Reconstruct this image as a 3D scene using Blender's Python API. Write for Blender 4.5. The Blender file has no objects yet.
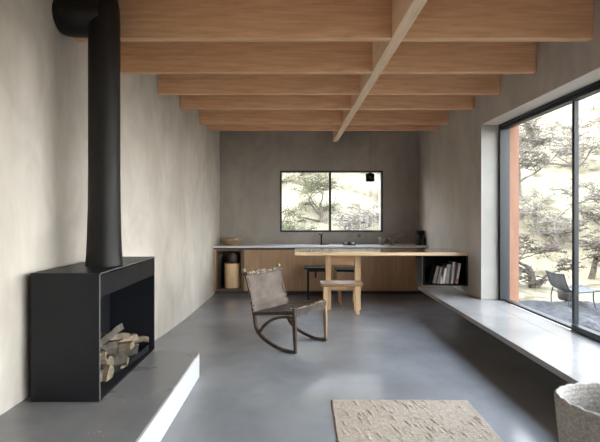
import bpy, math, random
from mathutils import Vector, Matrix, noise as mnoise
from math import sin, cos, pi, radians as R

random.seed(7)
S = bpy.context.scene
COL = S.collection

# ------------------------------------------------------------------ camera
cd = bpy.data.cameras.new('camera'); cam = bpy.data.objects.new('camera', cd); COL.objects.link(cam)
cd.lens = 27.0; cd.sensor_width = 36.0; cd.sensor_fit = 'HORIZONTAL'
cd.shift_x = 3/600; cd.shift_y = -7/600; cd.clip_start = .05; cd.clip_end = 400
cam.location = (0, 0, 1.45); cam.rotation_euler = (R(90), 0, 0)
S.camera = cam

# ------------------------------------------------------------------ sky, sun, exposure
S.view_settings.view_transform = 'Standard'; S.view_settings.look = 'None'
S.view_settings.gamma = 1; S.view_settings.use_curve_mapping = False
S.view_settings.exposure = 0.12
SKY = 12.0; SUN = 7.5
w = bpy.data.worlds.new('sky'); S.world = w; w.use_nodes = True
nt = w.node_tree; nt.nodes.clear()
wo = nt.nodes.new('ShaderNodeOutputWorld'); bg = nt.nodes.new('ShaderNodeBackground')
tc = nt.nodes.new('ShaderNodeTexCoord'); sp = nt.nodes.new('ShaderNodeSeparateXYZ'); cr = nt.nodes.new('ShaderNodeValToRGB')
nt.links.new(tc.outputs['Generated'], sp.inputs[0]); nt.links.new(sp.outputs['Z'], cr.inputs[0])
cr.color_ramp.elements[0].position = 0.0; cr.color_ramp.elements[0].color = (1.0, .985, .95, 1)
cr.color_ramp.elements[1].position = .8; cr.color_ramp.elements[1].color = (.70, .81, 1.0, 1)
nt.links.new(cr.outputs[0], bg.inputs[0]); bg.inputs[1].default_value = SKY
nt.links.new(bg.outputs[0], wo.inputs[0])
sd = bpy.data.lights.new('sun', 'SUN'); sd.energy = SUN; sd.angle = R(1.0); sd.color = (1.0, .93, .80)
sun = bpy.data.objects.new('sun', sd); COL.objects.link(sun)
sun.rotation_euler = Vector((math.cos(R(42)), .10, -math.sin(R(42)))).to_track_quat('-Z', 'Y').to_euler()
S.cycles.max_bounces = 10; S.cycles.diffuse_bounces = 6; S.cycles.glossy_bounces = 4
S.cycles.transparent_max_bounces = 24; S.cycles.sample_clamp_indirect = 6

# ------------------------------------------------------------------ materials
def nodes(m):
    m.use_nodes = True
    return m.node_tree, m.node_tree.nodes, m.node_tree.links, m.node_tree.nodes['Principled BSDF']
def mat(name, c1, c2=None, rough=.6, metal=0, scale=5, stretch=(1,1,1), detail=5, bump=0, bscale=None, spec=.5, lo=.35, hi=.65, rvar=0, coat=0, dist=0, c3=None):
    m = bpy.data.materials.new(name); t, n, l, b = nodes(m)
    b.inputs['Base Color'].default_value = (*c1, 1); b.inputs['Roughness'].default_value = rough
    b.inputs['Metallic'].default_value = metal; b.inputs['Specular IOR Level'].default_value = spec
    b.inputs['Coat Weight'].default_value = coat
    tcn = n.new('ShaderNodeTexCoord'); mp = n.new('ShaderNodeMapping'); mp.inputs['Scale'].default_value = stretch
    l.new(tcn.outputs['Object'], mp.inputs[0])
    nz = n.new('ShaderNodeTexNoise'); nz.inputs['Scale'].default_value = scale; nz.inputs['Detail'].default_value = detail
    nz.inputs['Distortion'].default_value = dist; nz.inputs['Roughness'].default_value = .6
    l.new(mp.outputs[0], nz.inputs['Vector'])
    if c2:
        rp = n.new('ShaderNodeValToRGB'); e = rp.color_ramp.elements
        e[0].position = lo; e[0].color = (*c1, 1); e[1].position = hi; e[1].color = (*c2, 1)
        if c3: x = e.new((lo+hi)/2); x.color = (*c3, 1)
        l.new(nz.outputs[0], rp.inputs[0]); l.new(rp.outputs[0], b.inputs['Base Color'])
    if rvar:
        mr = n.new('ShaderNodeMapRange'); mr.inputs[1].default_value = .3; mr.inputs[2].default_value = .7
        mr.inputs[3].default_value = rough-rvar; mr.inputs[4].default_value = rough+rvar
        l.new(nz.outputs[0], mr.inputs[0]); l.new(mr.outputs[0], b.inputs['Roughness'])
    if bump:
        bp = n.new('ShaderNodeBump'); bp.inputs['Strength'].default_value = bump; bp.inputs['Distance'].default_value = .01
        n2 = n.new('ShaderNodeTexNoise'); n2.inputs['Scale'].default_value = bscale or scale*4; n2.inputs['Detail'].default_value = 6
        l.new(mp.outputs[0], n2.inputs['Vector']); l.new(n2.outputs[0], bp.inputs['Height']); l.new(bp.outputs[0], b.inputs['Normal'])
    return m

def wood(name, c1, c2, axis=0, rough=.5, scale=3.0, spec=.4, knots=False):
    st = [9, 9, 9]; st[axis] = .7
    m = mat(name, c1, c2, rough=rough, scale=scale, stretch=st, detail=7, bump=.12, bscale=6, spec=spec, lo=.32, hi=.68, dist=.6)
    t, n, l, b = nodes(m)
    # long darker checks and streaks in the grain
    tcn = n.new('ShaderNodeTexCoord'); mp = n.new('ShaderNodeMapping'); s2 = [16, 16, 16]; s2[axis] = .9
    mp.inputs['Scale'].default_value = s2; l.new(tcn.outputs['Object'], mp.inputs[0])
    nz = n.new('ShaderNodeTexNoise'); nz.inputs['Scale'].default_value = 1.7; nz.inputs['Detail'].default_value = 4; l.new(mp.outputs[0], nz.inputs['Vector'])
    rp = n.new('ShaderNodeValToRGB'); rp.color_ramp.elements[0].position = .64; rp.color_ramp.elements[0].color = (1,1,1,1)
    rp.color_ramp.elements[1].position = .76; rp.color_ramp.elements[1].color = (.55,.48,.42,1); l.new(nz.outputs[0], rp.inputs[0])
    mx = n.new('ShaderNodeMix'); mx.data_type = 'RGBA'; mx.blend_type = 'MULTIPLY'; mx.inputs[0].default_value = .8
    src = b.inputs['Base Color'].links[0].from_socket
    l.new(src, mx.inputs[6]); l.new(rp.outputs[0], mx.inputs[7]); l.new(mx.outputs[2], b.inputs['Base Color'])
    return m

def plaster(name, c1, c2, c3):
    m = mat(name, c1, c2, rough=.78, scale=.9, stretch=(1,1,.55), detail=8, bump=.10, bscale=7, spec=.25, lo=.3, hi=.7, dist=.8, c3=c3)
    t, n, l, b = nodes(m)
    tcn = n.new('ShaderNodeTexCoord'); mp = n.new('ShaderNodeMapping'); mp.inputs['Scale'].default_value = (1.6,1.6,.9)
    l.new(tcn.outputs['Object'], mp.inputs[0])
    nz = n.new('ShaderNodeTexNoise'); nz.inputs['Scale'].default_value = 1.6; nz.inputs['Detail'].default_value = 9; nz.inputs['Distortion'].default_value = 1.5
    l.new(mp.outputs[0], nz.inputs['Vector'])
    rp = n.new('ShaderNodeValToRGB'); rp.color_ramp.elements[0].position = .35; rp.color_ramp.elements[0].color = (.88,.875,.87,1)
    rp.color_ramp.elements[1].position = .6; rp.color_ramp.elements[1].color = (1,1,1,1); l.new(nz.outputs[0], rp.inputs[0])
    mx = n.new('ShaderNodeMix'); mx.data_type = 'RGBA'; mx.blend_type = 'MULTIPLY'; mx.inputs[0].default_value = 1
    src = b.inputs['Base Color'].links[0].from_socket
    l.new(src, mx.inputs[6]); l.new(rp.outputs[0], mx.inputs[7]); l.new(mx.outputs[2], b.inputs['Base Color'])
    return m

M = {}
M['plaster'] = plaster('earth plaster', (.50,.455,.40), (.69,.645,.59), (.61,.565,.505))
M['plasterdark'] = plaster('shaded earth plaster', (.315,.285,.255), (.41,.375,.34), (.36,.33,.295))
M['plastermid'] = plaster('half shaded earth plaster', (.40,.36,.32), (.50,.46,.415), (.45,.41,.365))  # darker copies for back and right walls, with their shade in the colour
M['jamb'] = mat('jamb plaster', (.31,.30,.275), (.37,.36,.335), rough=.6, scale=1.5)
M['reveal'] = mat('smooth reveal plaster', (.70,.63,.52), (.76,.69,.58), rough=.6, scale=1.5)  # head lining, warm bounce light from outside put into its colour
M['whiteplaster'] = mat('white lime plaster', (.50,.50,.51), (.54,.54,.54), rough=.5, scale=1.2, bump=.03)
def concrete(name, a, b_, rough, rvar):
    m = mat(name, a, b_, rough=rough, scale=1.0, detail=6, spec=.5, lo=.25, hi=.75, rvar=rvar, dist=.15, bump=.02, bscale=5)
    return m
M['floor'] = concrete('polished concrete', (.165,.175,.188), (.31,.325,.345), .19, .02)
M['hearthtop'] = concrete('hearth concrete', (.14,.143,.15), (.265,.265,.265), .27, .05)
M['bench'] = concrete('bench concrete', (.20,.19,.18), (.38,.37,.36), .2, .05)
M['joist'] = wood('fir joist timber', (.62,.35,.19), (.82,.52,.31), 0, rough=.55)
M['joisty'] = wood('pale fir beam timber', (.70,.50,.32), (.84,.64,.44), 1, rough=.55)
M['deck'] = wood('ceiling boards', (.42,.24,.12), (.58,.36,.2), 0, rough=.6)
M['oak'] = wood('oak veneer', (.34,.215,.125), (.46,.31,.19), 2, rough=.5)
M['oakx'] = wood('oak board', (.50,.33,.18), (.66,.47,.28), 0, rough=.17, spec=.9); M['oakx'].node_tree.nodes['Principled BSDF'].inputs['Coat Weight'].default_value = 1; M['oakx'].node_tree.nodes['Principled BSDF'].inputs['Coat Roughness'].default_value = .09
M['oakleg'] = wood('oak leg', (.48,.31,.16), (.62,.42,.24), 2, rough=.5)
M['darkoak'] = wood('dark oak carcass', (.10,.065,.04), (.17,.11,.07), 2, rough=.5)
M['stoolwood'] = wood('stool wood', (.40,.22,.11), (.54,.32,.17), 0, rough=.4)
M['seatwood'] = wood('brown stool seat', (.20,.105,.055), (.30,.17,.09), 0, rough=.45)
M['niche'] = wood('blackened niche casing', (.028,.02,.015), (.055,.04,.03), 2, rough=.7)
M['cladding'] = wood('cedar cladding', (.20,.085,.045), (.26,.12,.065), 2, rough=.6)
M['walnut'] = wood('dark walnut', (.035,.022,.016), (.085,.055,.038), 0, rough=.38, scale=2)
M['walnutlight'] = wood('lighter walnut', (.20,.13,.08), (.30,.20,.13), 2, rough=.4, scale=2)  # lighter tone, used on the far front leg of the rocker
M['steel'] = mat('black stove steel', (.007,.0075,.010), (.011,.012,.015), rough=.42, metal=.0, scale=2, spec=.25, rvar=.06)
M['steeledge'] = mat('pale steel edge', (.20,.21,.22), rough=.4, metal=.6)  # light grey, for the stove edge strip and the lamp cord
M['iron'] = mat('blackened flue iron', (.006,.006,.006), (.016,.014,.013), rough=.5, metal=.1, scale=4, stretch=(2,2,.8), bump=.25, bscale=8, rvar=.08, spec=.3)
M['frame'] = mat('dark window frame', (.018,.021,.026), rough=.4, spec=.4)
M['black'] = mat('black lacquer', (.010,.010,.010), rough=.55, spec=.25)
M['blackmatt'] = mat('black matt lining', (.005,.005,.005), rough=.8, spec=.05)
M['stone'] = mat('pale stone worktop', (.70,.72,.74), (.76,.77,.78), rough=.2, scale=3)
M['recess'] = mat('shadow gap trim', (.05,.045,.04), rough=.6)
M['bark'] = mat('bark', (.06,.045,.035), (.17,.13,.10), rough=.9, scale=12, stretch=(1,1,1), bump=.6, bscale=30)
M['split'] = mat('split firewood', (.12,.09,.06), (.29,.235,.165), rough=.8, scale=14, stretch=(.3,1,1), bump=.3, bscale=20)
M['splitdark'] = mat('weathered firewood', (.035,.03,.025), (.10,.086,.07), rough=.85, scale=14, bump=.3, bscale=20)
M['leather'] = mat('taupe leather', (.095,.072,.06), (.15,.118,.10), rough=.6, scale=6, bump=.15, bscale=40, spec=.35)
M['leatherdark'] = mat('dark worn leather', (.022,.015,.012), (.06,.043,.033), rough=.5, scale=9, bump=.3, bscale=40)
M['hide'] = mat('pale frayed hide', (.16,.11,.06), (.50,.42,.31), rough=.8, scale=30, bump=.6, bscale=60, lo=.4, hi=.6)
M['jute'] = mat('beige woven wool', (.42,.35,.28), (.56,.485,.40), rough=.95, scale=14, stretch=(1,7,1), bump=.8, bscale=40, spec=.1)
M['wicker'] = mat('pale woven paper cord', (.30,.28,.25), (.50,.475,.44), rough=.9, scale=60, bump=.5, bscale=120, spec=.15)
M['log'] = wood('log side grain', (.60,.40,.22), (.80,.60,.38), 2, rough=.6, scale=1.2)
M['ceramic'] = mat('stoneware', (.16,.13,.105), (.24,.20,.17), rough=.7, scale=20)
M['woodbowl'] = mat('turned wood', (.25,.17,.10), (.42,.30,.19), rough=.5, scale=10, stretch=(1,1,4))
M['darkclay'] = mat('dark clay', (.04,.032,.028), (.07,.055,.048), rough=.6, scale=9)
M['white'] = mat('white glaze', (.75,.75,.73), rough=.3)
M['chrome'] = mat('brushed steel', (.5,.5,.5), rough=.25, metal=1)
M['page'] = mat('book pages', (.36,.33,.28), (.46,.42,.36), rough=.9, scale=60)
M['sling'] = mat('grey sling fabric', (.05,.052,.056), (.075,.077,.082), rough=.8, scale=60)
M['slate'] = mat('slate rubble', (.010,.010,.011), (.036,.036,.038), rough=.85, scale=3.5, bump=.6, bscale=14, lo=.35, hi=.7)
M['grass'] = mat('dry bleached grass', (.08,.070,.047), (.18,.16,.115), rough=1, scale=1.6, detail=12, spec=.05, lo=.36, hi=.56, c3=(.16,.142,.10))
M['twig'] = mat('grey twig bark', (.035,.029,.024), (.12,.10,.085), rough=.9, scale=8, spec=.1)
M['paletwig'] = mat('pale branch bark', (.10,.088,.078), (.18,.16,.145), rough=.9, scale=8, spec=.1)
def leafmat(name, a, b_, tr=.35):
    m = mat(name, a, b_, rough=.7, scale=3, spec=.2); t, n, l, b = nodes(m)
    ts = n.new('ShaderNodeBsdfTranslucent'); mx = n.new('ShaderNodeMixShader'); mx.inputs[0].default_value = tr
    l.new(b.inputs['Base Color'].links[0].from_socket, ts.inputs[0])
    o = [x for x in n if x.type == 'OUTPUT_MATERIAL'][0]
    l.new(b.outputs[0], mx.inputs[1]); l.new(ts.outputs[0], mx.inputs[2]); l.new(mx.outputs[0], o.inputs[0])
    return m
M['olive'] = leafmat('olive leaves', (.03,.034,.016), (.15,.155,.085))
M['dryleaf'] = leafmat('dry leaves', (.04,.034,.024), (.19,.165,.12))
def glass():
    m = bpy.data.materials.new('window glass'); t, n, l, b = nodes(m); n.remove(b)
    o = [x for x in n if x.type == 'OUTPUT_MATERIAL'][0]
    tr = n.new('ShaderNodeBsdfTransparent'); tr.inputs[0].default_value = (.97,.98,.97,1)
    gl = n.new('ShaderNodeBsdfGlossy'); gl.inputs['Roughness'].default_value = .02
    fr = n.new('ShaderNodeFresnel'); ge = n.new('ShaderNodeNewGeometry'); mr = n.new('ShaderNodeMapRange')
    mr.inputs[3].default_value = 1.35; mr.inputs[4].default_value = 1/1.35; l.new(ge.outputs['Backfacing'], mr.inputs[0]); l.new(mr.outputs[0], fr.inputs[0])
    mx = n.new('ShaderNodeMixShader'); l.new(fr.outputs[0], mx.inputs[0]); l.new(tr.outputs[0], mx.inputs[1]); l.new(gl.outputs[0], mx.inputs[2])
    l.new(mx.outputs[0], o.inputs[0]); return m
M['glass'] = glass()

# ------------------------------------------------------------------ mesh builder
class MB:
    def __init__(s): s.v = []; s.f = []; s.m = []; s.sm = []
    def add(s, vs, fs, mi=0, smooth=False, mx=None):
        o = len(s.v)
        s.v += [(mx @ Vector(p)) if mx else Vector(p) for p in vs]
        for k, f in enumerate(fs):
            s.f.append([i+o for i in f]); s.m.append(mi[k] if isinstance(mi, list) else mi); s.sm.append(smooth)
        return s
    def box(s, a, b, mi=0, mx=None):
        x0,y0,z0 = a; x1,y1,z1 = b
        vs = [(x0,y0,z0),(x1,y0,z0),(x1,y1,z0),(x0,y1,z0),(x0,y0,z1),(x1,y0,z1),(x1,y1,z1),(x0,y1,z1)]
        return s.add(vs, [(0,3,2,1),(4,5,6,7),(0,1,5,4),(1,2,6,5),(2,3,7,6),(3,0,4,7)], mi, False, mx)
    def prism(s, poly, z0, z1, mi=0, mx=None, smooth=False, capmi=None):
        n = len(poly); vs = [(x,y,z0) for x,y in poly] + [(x,y,z1) for x,y in poly]
        s.add(vs, [(i,(i+1)%n,n+(i+1)%n,n+i) for i in range(n)], mi, smooth, mx)
        s.add(vs, [tuple(range(n))[::-1], tuple(range(n,2*n))], mi if capmi is None else capmi, False, mx); return s
    def lathe(s, prof, n=24, mi=0, mx=None, cap=True, ctr=(0,0)):
        vs = []; fs = []
        for r, z in prof:
            for k in range(n): vs.append((ctr[0]+r*cos(2*pi*k/n), ctr[1]+r*sin(2*pi*k/n), z))
        for i in range(len(prof)-1):
            for k in range(n): fs.append((i*n+k, i*n+(k+1)%n, (i+1)*n+(k+1)%n, (i+1)*n+k))
        s.add(vs, fs, mi, True, mx)
        if cap:
            b = len(prof)-1
            if prof[0][0] > 1e-4: s.add([vs[k] for k in range(n)], [tuple(range(n))[::-1]], mi, False, mx)
            if prof[b][0] > 1e-4: s.add([vs[b*n+k] for k in range(n)], [tuple(range(n))], mi, False, mx)
        return s
    def tube(s, pts, rad, n=8, mi=0, mx=None, smooth=True, ry=None):
        pts = [Vector(p) for p in pts]; N = len(pts)
        if not hasattr(rad, '__len__'): rad = [rad]*N
        vs = []; up = None
        for i, p in enumerate(pts):
            t = (pts[min(i+1,N-1)] - pts[max(i-1,0)]).normalized()
            if up is None:
                up = Vector((0,0,1)) if abs(t.z) < .9 else Vector((1,0,0))
            a = t.cross(up)
            if a.length < 1e-4: a = t.cross(Vector((0,1,0)))
            a.normalize(); b = a.cross(t).normalized(); up = b
            r2 = rad[i]*(ry if ry else 1)
            for k in range(n):
                th = 2*pi*(k+.5)/n
                vs.append(p + a*(rad[i]*cos(th)) + b*(r2*sin(th)))
        fs = [(i*n+k, i*n+(k+1)%n, (i+1)*n+(k+1)%n, (i+1)*n+k) for i in range(N-1) for k in range(n)]
        s.add(vs, fs, mi, smooth, mx)
        s.add(vs, [tuple(range(n))[::-1], tuple(range((N-1)*n, N*n))], mi, False, mx); return s
    def bar(s, p0, p1, wx, wy, mi=0, side=None):      # rectangular bar between two points
        p0, p1 = Vector(p0), Vector(p1); t = (p1-p0); L = t.length; t.normalize()
        sd_ = Vector(side) if side else (Vector((1,0,0)) if abs(t.x) < .9 else Vector((0,1,0)))
        b = t.cross(sd_).normalized(); a = b.cross(t).normalized()
        mx = Matrix((a, b, t)).transposed().to_4x4(); mx.translation = p0
        return s.box((-wx/2,-wy/2,0),(wx/2,wy/2,L), mi, mx)
    def build(s, name, mats, parent=None, bevel=0, keep=False, world=True):
        if not isinstance(mats, (list, tuple)): mats = [mats]
        vs = s.v
        if parent is not None:
            if world:
                inv = (parent.parent.matrix_basis if parent.parent else parent.matrix_basis).inverted(); vs = [inv @ v for v in vs]
            org = Vector((0,0,0))
        elif keep: org = Vector((0,0,0))
        else:
            org = Vector(((min(v.x for v in vs)+max(v.x for v in vs))/2, (min(v.y for v in vs)+max(v.y for v in vs))/2, min(v.z for v in vs)))
            vs = [v-org for v in vs]
        me = bpy.data.meshes.new(name); me.from_pydata([tuple(v) for v in vs], [], s.f)
        for m in mats: me.materials.append(m)
        me.polygons.foreach_set('material_index', s.m); me.polygons.foreach_set('use_smooth', s.sm); me.update()
        o = bpy.data.objects.new(name, me); COL.objects.link(o)
        if parent is not None: o.parent = parent
        else: o.location = org
        if bevel:
            b = o.modifiers.new('bevel', 'BEVEL'); b.width = bevel; b.segments = 2; b.limit_method = 'ANGLE'; b.angle_limit = R(40)
        return o

def tag(o, label, cat, group=None, kind=None):
    o['label'] = label; o['category'] = cat
    if group: o['group'] = group
    if kind: o['kind'] = kind
    return o
def thing(name, loc, label, cat, group=None, rz=0):
    o = bpy.data.objects.new(name, None); o.empty_display_size = .1; COL.objects.link(o)
    o.location = loc; o.rotation_euler = (0,0,rz)
    o.matrix_basis = Matrix.Translation(Vector(loc)) @ Matrix.Rotation(rz, 4, 'Z')
    return tag(o, label, cat, group)
def struct(o): o['kind'] = 'structure'; return o
def lab(o, text): o['label'] = text; return o
def dup(root, loc, rz=0, label=None):
    r = root.copy(); COL.objects.link(r); r.location = loc; r.rotation_euler = (0,0,rz)
    if label: r['label'] = label
    for ch in list(root.children):
        c = ch.copy(); COL.objects.link(c); c.parent = r
        for g in list(ch.children):
            d = g.copy(); COL.objects.link(d); d.parent = c
    return r

# ------------------------------------------------------------------ room shell
XR, XO, YB, ZC = 2.36, 2.81, 8.70, 3.19        # right wall inner/outer, back wall, ceiling
Y0 = -3.4
struct(MB().box((-2.4,Y0-.3,-.12),(XO,9.05,0)).build('floor', M['floor'], keep=True))
struct(MB().box((-2.4,Y0-.3,ZC),(XO,9.05,ZC+.3)).build('ceiling', M['deck'], keep=True))
# left wall, a slow curve in plan
prof = [(-3.7,-1.92),(0,-1.86),(2.0,-1.82),(3.0,-1.80),(3.6,-1.785),(4.2,-1.755),(4.5,-1.738),(4.85,-1.68),(5.2,-1.62),(5.5,-1.59),(6.2,-1.545),(7.2,-1.515),(8.0,-1.50),(YB+.3,-1.49)]
def wall_x(y):
    for (a,xa),(b,xb) in zip(prof, prof[1:]):
        if a <= y <= b: return xa+(xb-xa)*(y-a)/(b-a)
b = MB(); poly = [(x,y) for y,x in prof] + [(-2.4,YB+.3),(-2.4,-3.7)]
b.prism(poly, 0, ZC, smooth=False); 
struct(b.build('wall_left', M['plaster'], keep=True))
# back wall with window hole
wx0,wx1,wz0,wz1 = -.33,1.665,1.10,2.29
b = MB(); b.box((-2.4,YB,0),(wx0,9.05,ZC)); b.box((wx1,YB,0),(XO,9.05,ZC)); b.box((wx0,YB,0),(wx1,9.05,wz0)); b.box((wx0,YB,wz1),(wx1,9.05,ZC))
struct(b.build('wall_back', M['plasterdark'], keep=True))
# right wall: solid end, lintel, apron below the bench
OY0, OY1, OZ1 = -2.9, 5.77, 2.596
b = MB(); b.box((XR,OY1,0),(XO,YB,ZC)); b.box((XR,OY0,OZ1),(XO,OY1,ZC)); b.box((XR,Y0,0),(XO,OY0,ZC)); b.box((XR,OY0,0),(XO,OY1,.30))
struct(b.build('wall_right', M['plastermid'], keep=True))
# smooth window recess lining: jamb colour dimmed against sky glare, head warmed for bounce
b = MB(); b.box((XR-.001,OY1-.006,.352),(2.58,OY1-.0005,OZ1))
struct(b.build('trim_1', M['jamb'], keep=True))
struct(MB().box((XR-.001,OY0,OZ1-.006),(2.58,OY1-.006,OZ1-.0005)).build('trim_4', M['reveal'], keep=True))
# rear wall behind the camera
struct(MB().box((-2.4,Y0-.3,0),(XO,Y0,ZC)).build('wall_rear', M['plaster'], keep=True))
# exterior footing so the house stands on lower ground
b = MB(); b.box((-2.4,Y0-.3,-.45),(XO,9.05,-.12)); struct(b.build('trim_2', M['plaster'], keep=True))

# back window
t = 'window_1'
b = MB(); f0, f1 = YB+.02, YB+.09; fw = .035
b.box((wx0,f0,wz0),(wx1,f1,wz0+fw)); b.box((wx0,f0,wz1-fw),(wx1,f1,wz1)); b.box((wx0,f0,wz0+fw),(wx0+fw,f1,wz1-fw)); b.box((wx1-fw,f0,wz0+fw),(wx1,f1,wz1-fw))
w1 = struct(b.build('window_1', M['frame'], keep=True))
MB().box((.62,f0,wz0+fw),(.662,f1,wz1-fw)).build('mullion', M['frame'], w1)
for a, c in ((wx0+fw,.62),(.662,wx1-fw)): MB().box((a,f0+.03,wz0+fw),(c,f0+.036,wz1-fw)).build('pane', M['glass'], w1)

# big side window
fx0, fx1 = 2.58, 2.68
b = MB()
b.box((fx0,OY1-.06,.35),(fx1+.02,OY1,OZ1)); b.box((fx0,OY0,.35),(fx1,OY0+.06,OZ1))
b.box((fx0+.02,OY0+.06,OZ1-.07),(fx1,OY1-.06,OZ1)); b.box((fx0+.03,OY0+.06,.352),(fx1,OY1-.06,.375))
w2 = struct(b.build('window_2', M['frame'], keep=True))
MB().box((fx0-.015,OY0,OZ1-.035),(fx0+.02,OY1-.06,OZ1-.012)).build('head_track', M['frame'], w2)
ys = [OY1-.06, 4.26, 2.75, 1.24, -.27, -1.6, OY0+.06]
for y in ys[1:-1]: MB().box((2.615,y-.020,.375),(2.655,y+.020,OZ1-.07)).build('mullion', M['frame'], w2)
for i in range(6):
    hi_, lo_ = ys[i]-(.020 if i else 0), ys[i+1]+(.020 if i < 5 else 0)
    MB().box((2.635,lo_,.375),(2.641,hi_,OZ1-.07)).build('pane', M['glass'], w2)
MB().box((fx0+.005,ys[-1],.352),(fx1-.03,4.24,.41)).build('bottom_rail', M['frame'], w2)
# cedar lining outside the glass
b = MB(); b.box((fx1+.02,OY1-.03,.30),(XO+.02,OY1-.0005,OZ1))
struct(b.build('trim_3', M['cladding'], keep=True))

# ------------------------------------------------------------------ ceiling timbers
def cbx(y): return .69+.0465+(8.70-y)*.0123
side = Vector((-.0123,1,0)).normalized()
b = MB(); p0 = Vector((cbx(1.0),1.0,2.845+.17)); p1 = Vector((cbx(YB-.005),YB-.005,2.845+.17))
b.bar(p0, p1, .093, .34, side=(1,0.0123,0))
cb = b.build('ceiling_beam', M['joisty'], bevel=.003)
tag(cb, 'long pale timber beam running lengthwise down the ceiling to the back wall', 'beam')
JY = [2.80, 3.617, 4.47, 5.26, 6.02, 7.04, 7.55]
order = ['nearest', 'second', 'third', 'fourth', 'fifth', 'hindmost']
for i, y in enumerate(JY):
    xl = wall_x(y)+.002; xc = cbx(y)
    for sidex, a, c in (('left', xl, xc-.0475), ('right', xc+.0475, XR-.002)):
        o = MB().box((a,y-.04,2.85),(c,y+.04,ZC-.002)).build('cross_joist', M['joist'], bevel=.003)
        if i == 0: l_ = 'brown timber cross joist overhead just before the picture begins, on the %s' % sidex
        elif i == 1: l_ = 'brown timber cross joist at the top edge, nearest in view, %s of the long beam' % sidex
        elif i == 6: l_ = 'thin looking timber cross joist closest to the back wall, %s of the long beam' % sidex
        else: l_ = 'brown timber cross joist, %s from the front, %s of the long beam' % (order[i-1], sidex)
        tag(o, l_, 'joist', 'timber cross joists under the ceiling')

# ------------------------------------------------------------------ bench under the side window
b = MB(); b.box((1.845,OY0,.302),(XR,6.85,.35)); b.box((XR,OY0,.302),(2.60,OY1-.001,.35))
tag(b.build('window_bench', M['bench'], bevel=.003), 'long grey polished concrete bench along the right wall under the big window', 'bench')

# ------------------------------------------------------------------ hearth
th = thing('hearth_plinth', (-1.3,2.6,0), 'low raised hearth with grey concrete top and bright white side under the stove', 'hearth')
PX = -.870; poly = [(wall_x(y)+.002,y) for y in (0.6,2.0,3.0,3.6,4.01)]
MB().prism([(PX,.6),(PX,4.01)]+poly[::-1], 0, .205).build('riser', M['whiteplaster'], th)
lab(th.children[0], 'bright white plastered side')
MB().prism([(PX+.001,.6),(PX+.001,4.011)]+poly[::-1], .205, .225).build('slab', M['hearthtop'], th)

# ------------------------------------------------------------------ stove
bx0, bx1, by0, by1, bz0, bz1 = -1.735, -1.288, 2.93, 4.07, .226, 1.057
bw = -1.70   # back right hand corner follows the wall
st = thing('wood_stove', (-1.5,3.5,.226), 'black steel open sided firebox with a tall flue standing on the hearth', 'stove')
T = .012
b = MB(); b.box((bx0,by0,bz0),(bx1,by0+T,bz1)); b.box((bw,by1-T,bz0),(bx1,by1,bz1))
b.prism([(bx0,by0+T),(bx0+T,by0+T),(bw+T,by1-T),(bw,by1-T)], bz0, bz1)
b.prism([(bx0+T,by0+T),(bx1,by0+T),(bx1,by1-T),(bw+T,by1-T)], bz0, bz0+T)
b.box((bx1-T,by0+T,bz1-.155),(bx1,by1-T,bz1-T))
b.build('firebox', M['steel'], st)
MB().prism([(bx0,by0),(bx1+.004,by0),(bx1+.004,by1),(bw,by1)], bz1, bz1+.008).build('top_plate', M['steel'], st)
o = MB().box((bx1,by0-.001,bz0),(bx1+.005,by0+.008,bz1)).box((bx1+.0045,by0+.01,bz1),(bx1+.0075,by1,bz1+.007)).build('edge_strip', M['steeledge'], st)
lab(o, 'thin pale steel edge')
# curved log tray lip
pts = []
for i in range(15):
    u = i/14; pts.append((-1.52+.20*math.sin(u*pi/2)**.8, 3.02+.98*u, .262))
b = MB()
for a, c in zip(pts, pts[1:]): b.bar(a, c, .008, .046, side=(1,-.2,0))
b.build('log_tray', M['steel'], st)
# flue
fcx, fcy = -1.455, 3.40; r = .113
b = MB(); prof2 = [(.134,bz1+.008),(.132,bz1+.03),(.126,bz1+.10),(.121,bz1+.22),(.116,bz1+.42),(.113,bz1+.7),(r,2.2),(r,2.9),(r-.004,3.0),(r-.02,3.10),(r-.04,3.17)]
b.lathe(prof2, 40, ctr=(fcx,fcy)); b.build('flue', M['iron'], st)
mx = Matrix.Translation((0,3.424,2.955)) @ Matrix.Rotation(pi/2, 4, 'Y')
b = MB(); pr = [(.0,-1.845),(.05,-1.843),(.10,-1.83),(.118,-1.815),(.134,-1.79),(.146,-1.755),(.150,-1.70),(.150,-1.455),(0,-1.44)]
b.lathe([(r_, z) for r_, z in pr], 36, mx=mx, cap=False); o = b.build('flue_elbow', M['iron'], st)

# logs
def log_mesh(L, r, seed, kind):
    rnd = random.Random(seed); b = MB(); n = 9
    ang = {'wedge': 1.9, 'half': pi, 'round': 2*pi}[kind]
    base = []
    if kind == 'round':
        base = [(r*cos(2*pi*k/10)*rnd.uniform(.9,1.08), r*sin(2*pi*k/10)*rnd.uniform(.9,1.08), 0) for k in range(10)]; nb = 10
    else:
        base = [(r*1.5*cos(-ang/2+ang*k/6)*rnd.uniform(.95,1.05)-.5*r, r*1.5*sin(-ang/2+ang*k/6), 0) for k in range(7)] + [(-.55*r, rnd.uniform(-.2,.2)*r, 0)]; nb = 6
    n = len(base); segs = 5; vs = []
    jit = [(rnd.uniform(-.006,.006), rnd.uniform(-.006,.006), rnd.uniform(.92,1.06)) for _ in range(segs+1)]
    for i in range(segs+1):
        for x, y, _ in base:
            vs.append((L*(i/segs-.5)+(rnd.uniform(-.008,.008) if i in (0,segs) else 0), x*jit[i][2]+jit[i][0], y*jit[i][2]+jit[i][1]))
    for i in range(segs):
        for k in range(n):
            b.add([vs[i*n+k],vs[i*n+(k+1)%n],vs[(i+1)*n+(k+1)%n],vs[(i+1)*n+k]], [(0,1,2,3)], 0 if k < nb else 1)
    b.add(vs[:n], [tuple(range(n))[::-1]], 1); b.add(vs[-n:], [tuple(range(n))], 1)
    return b
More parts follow.
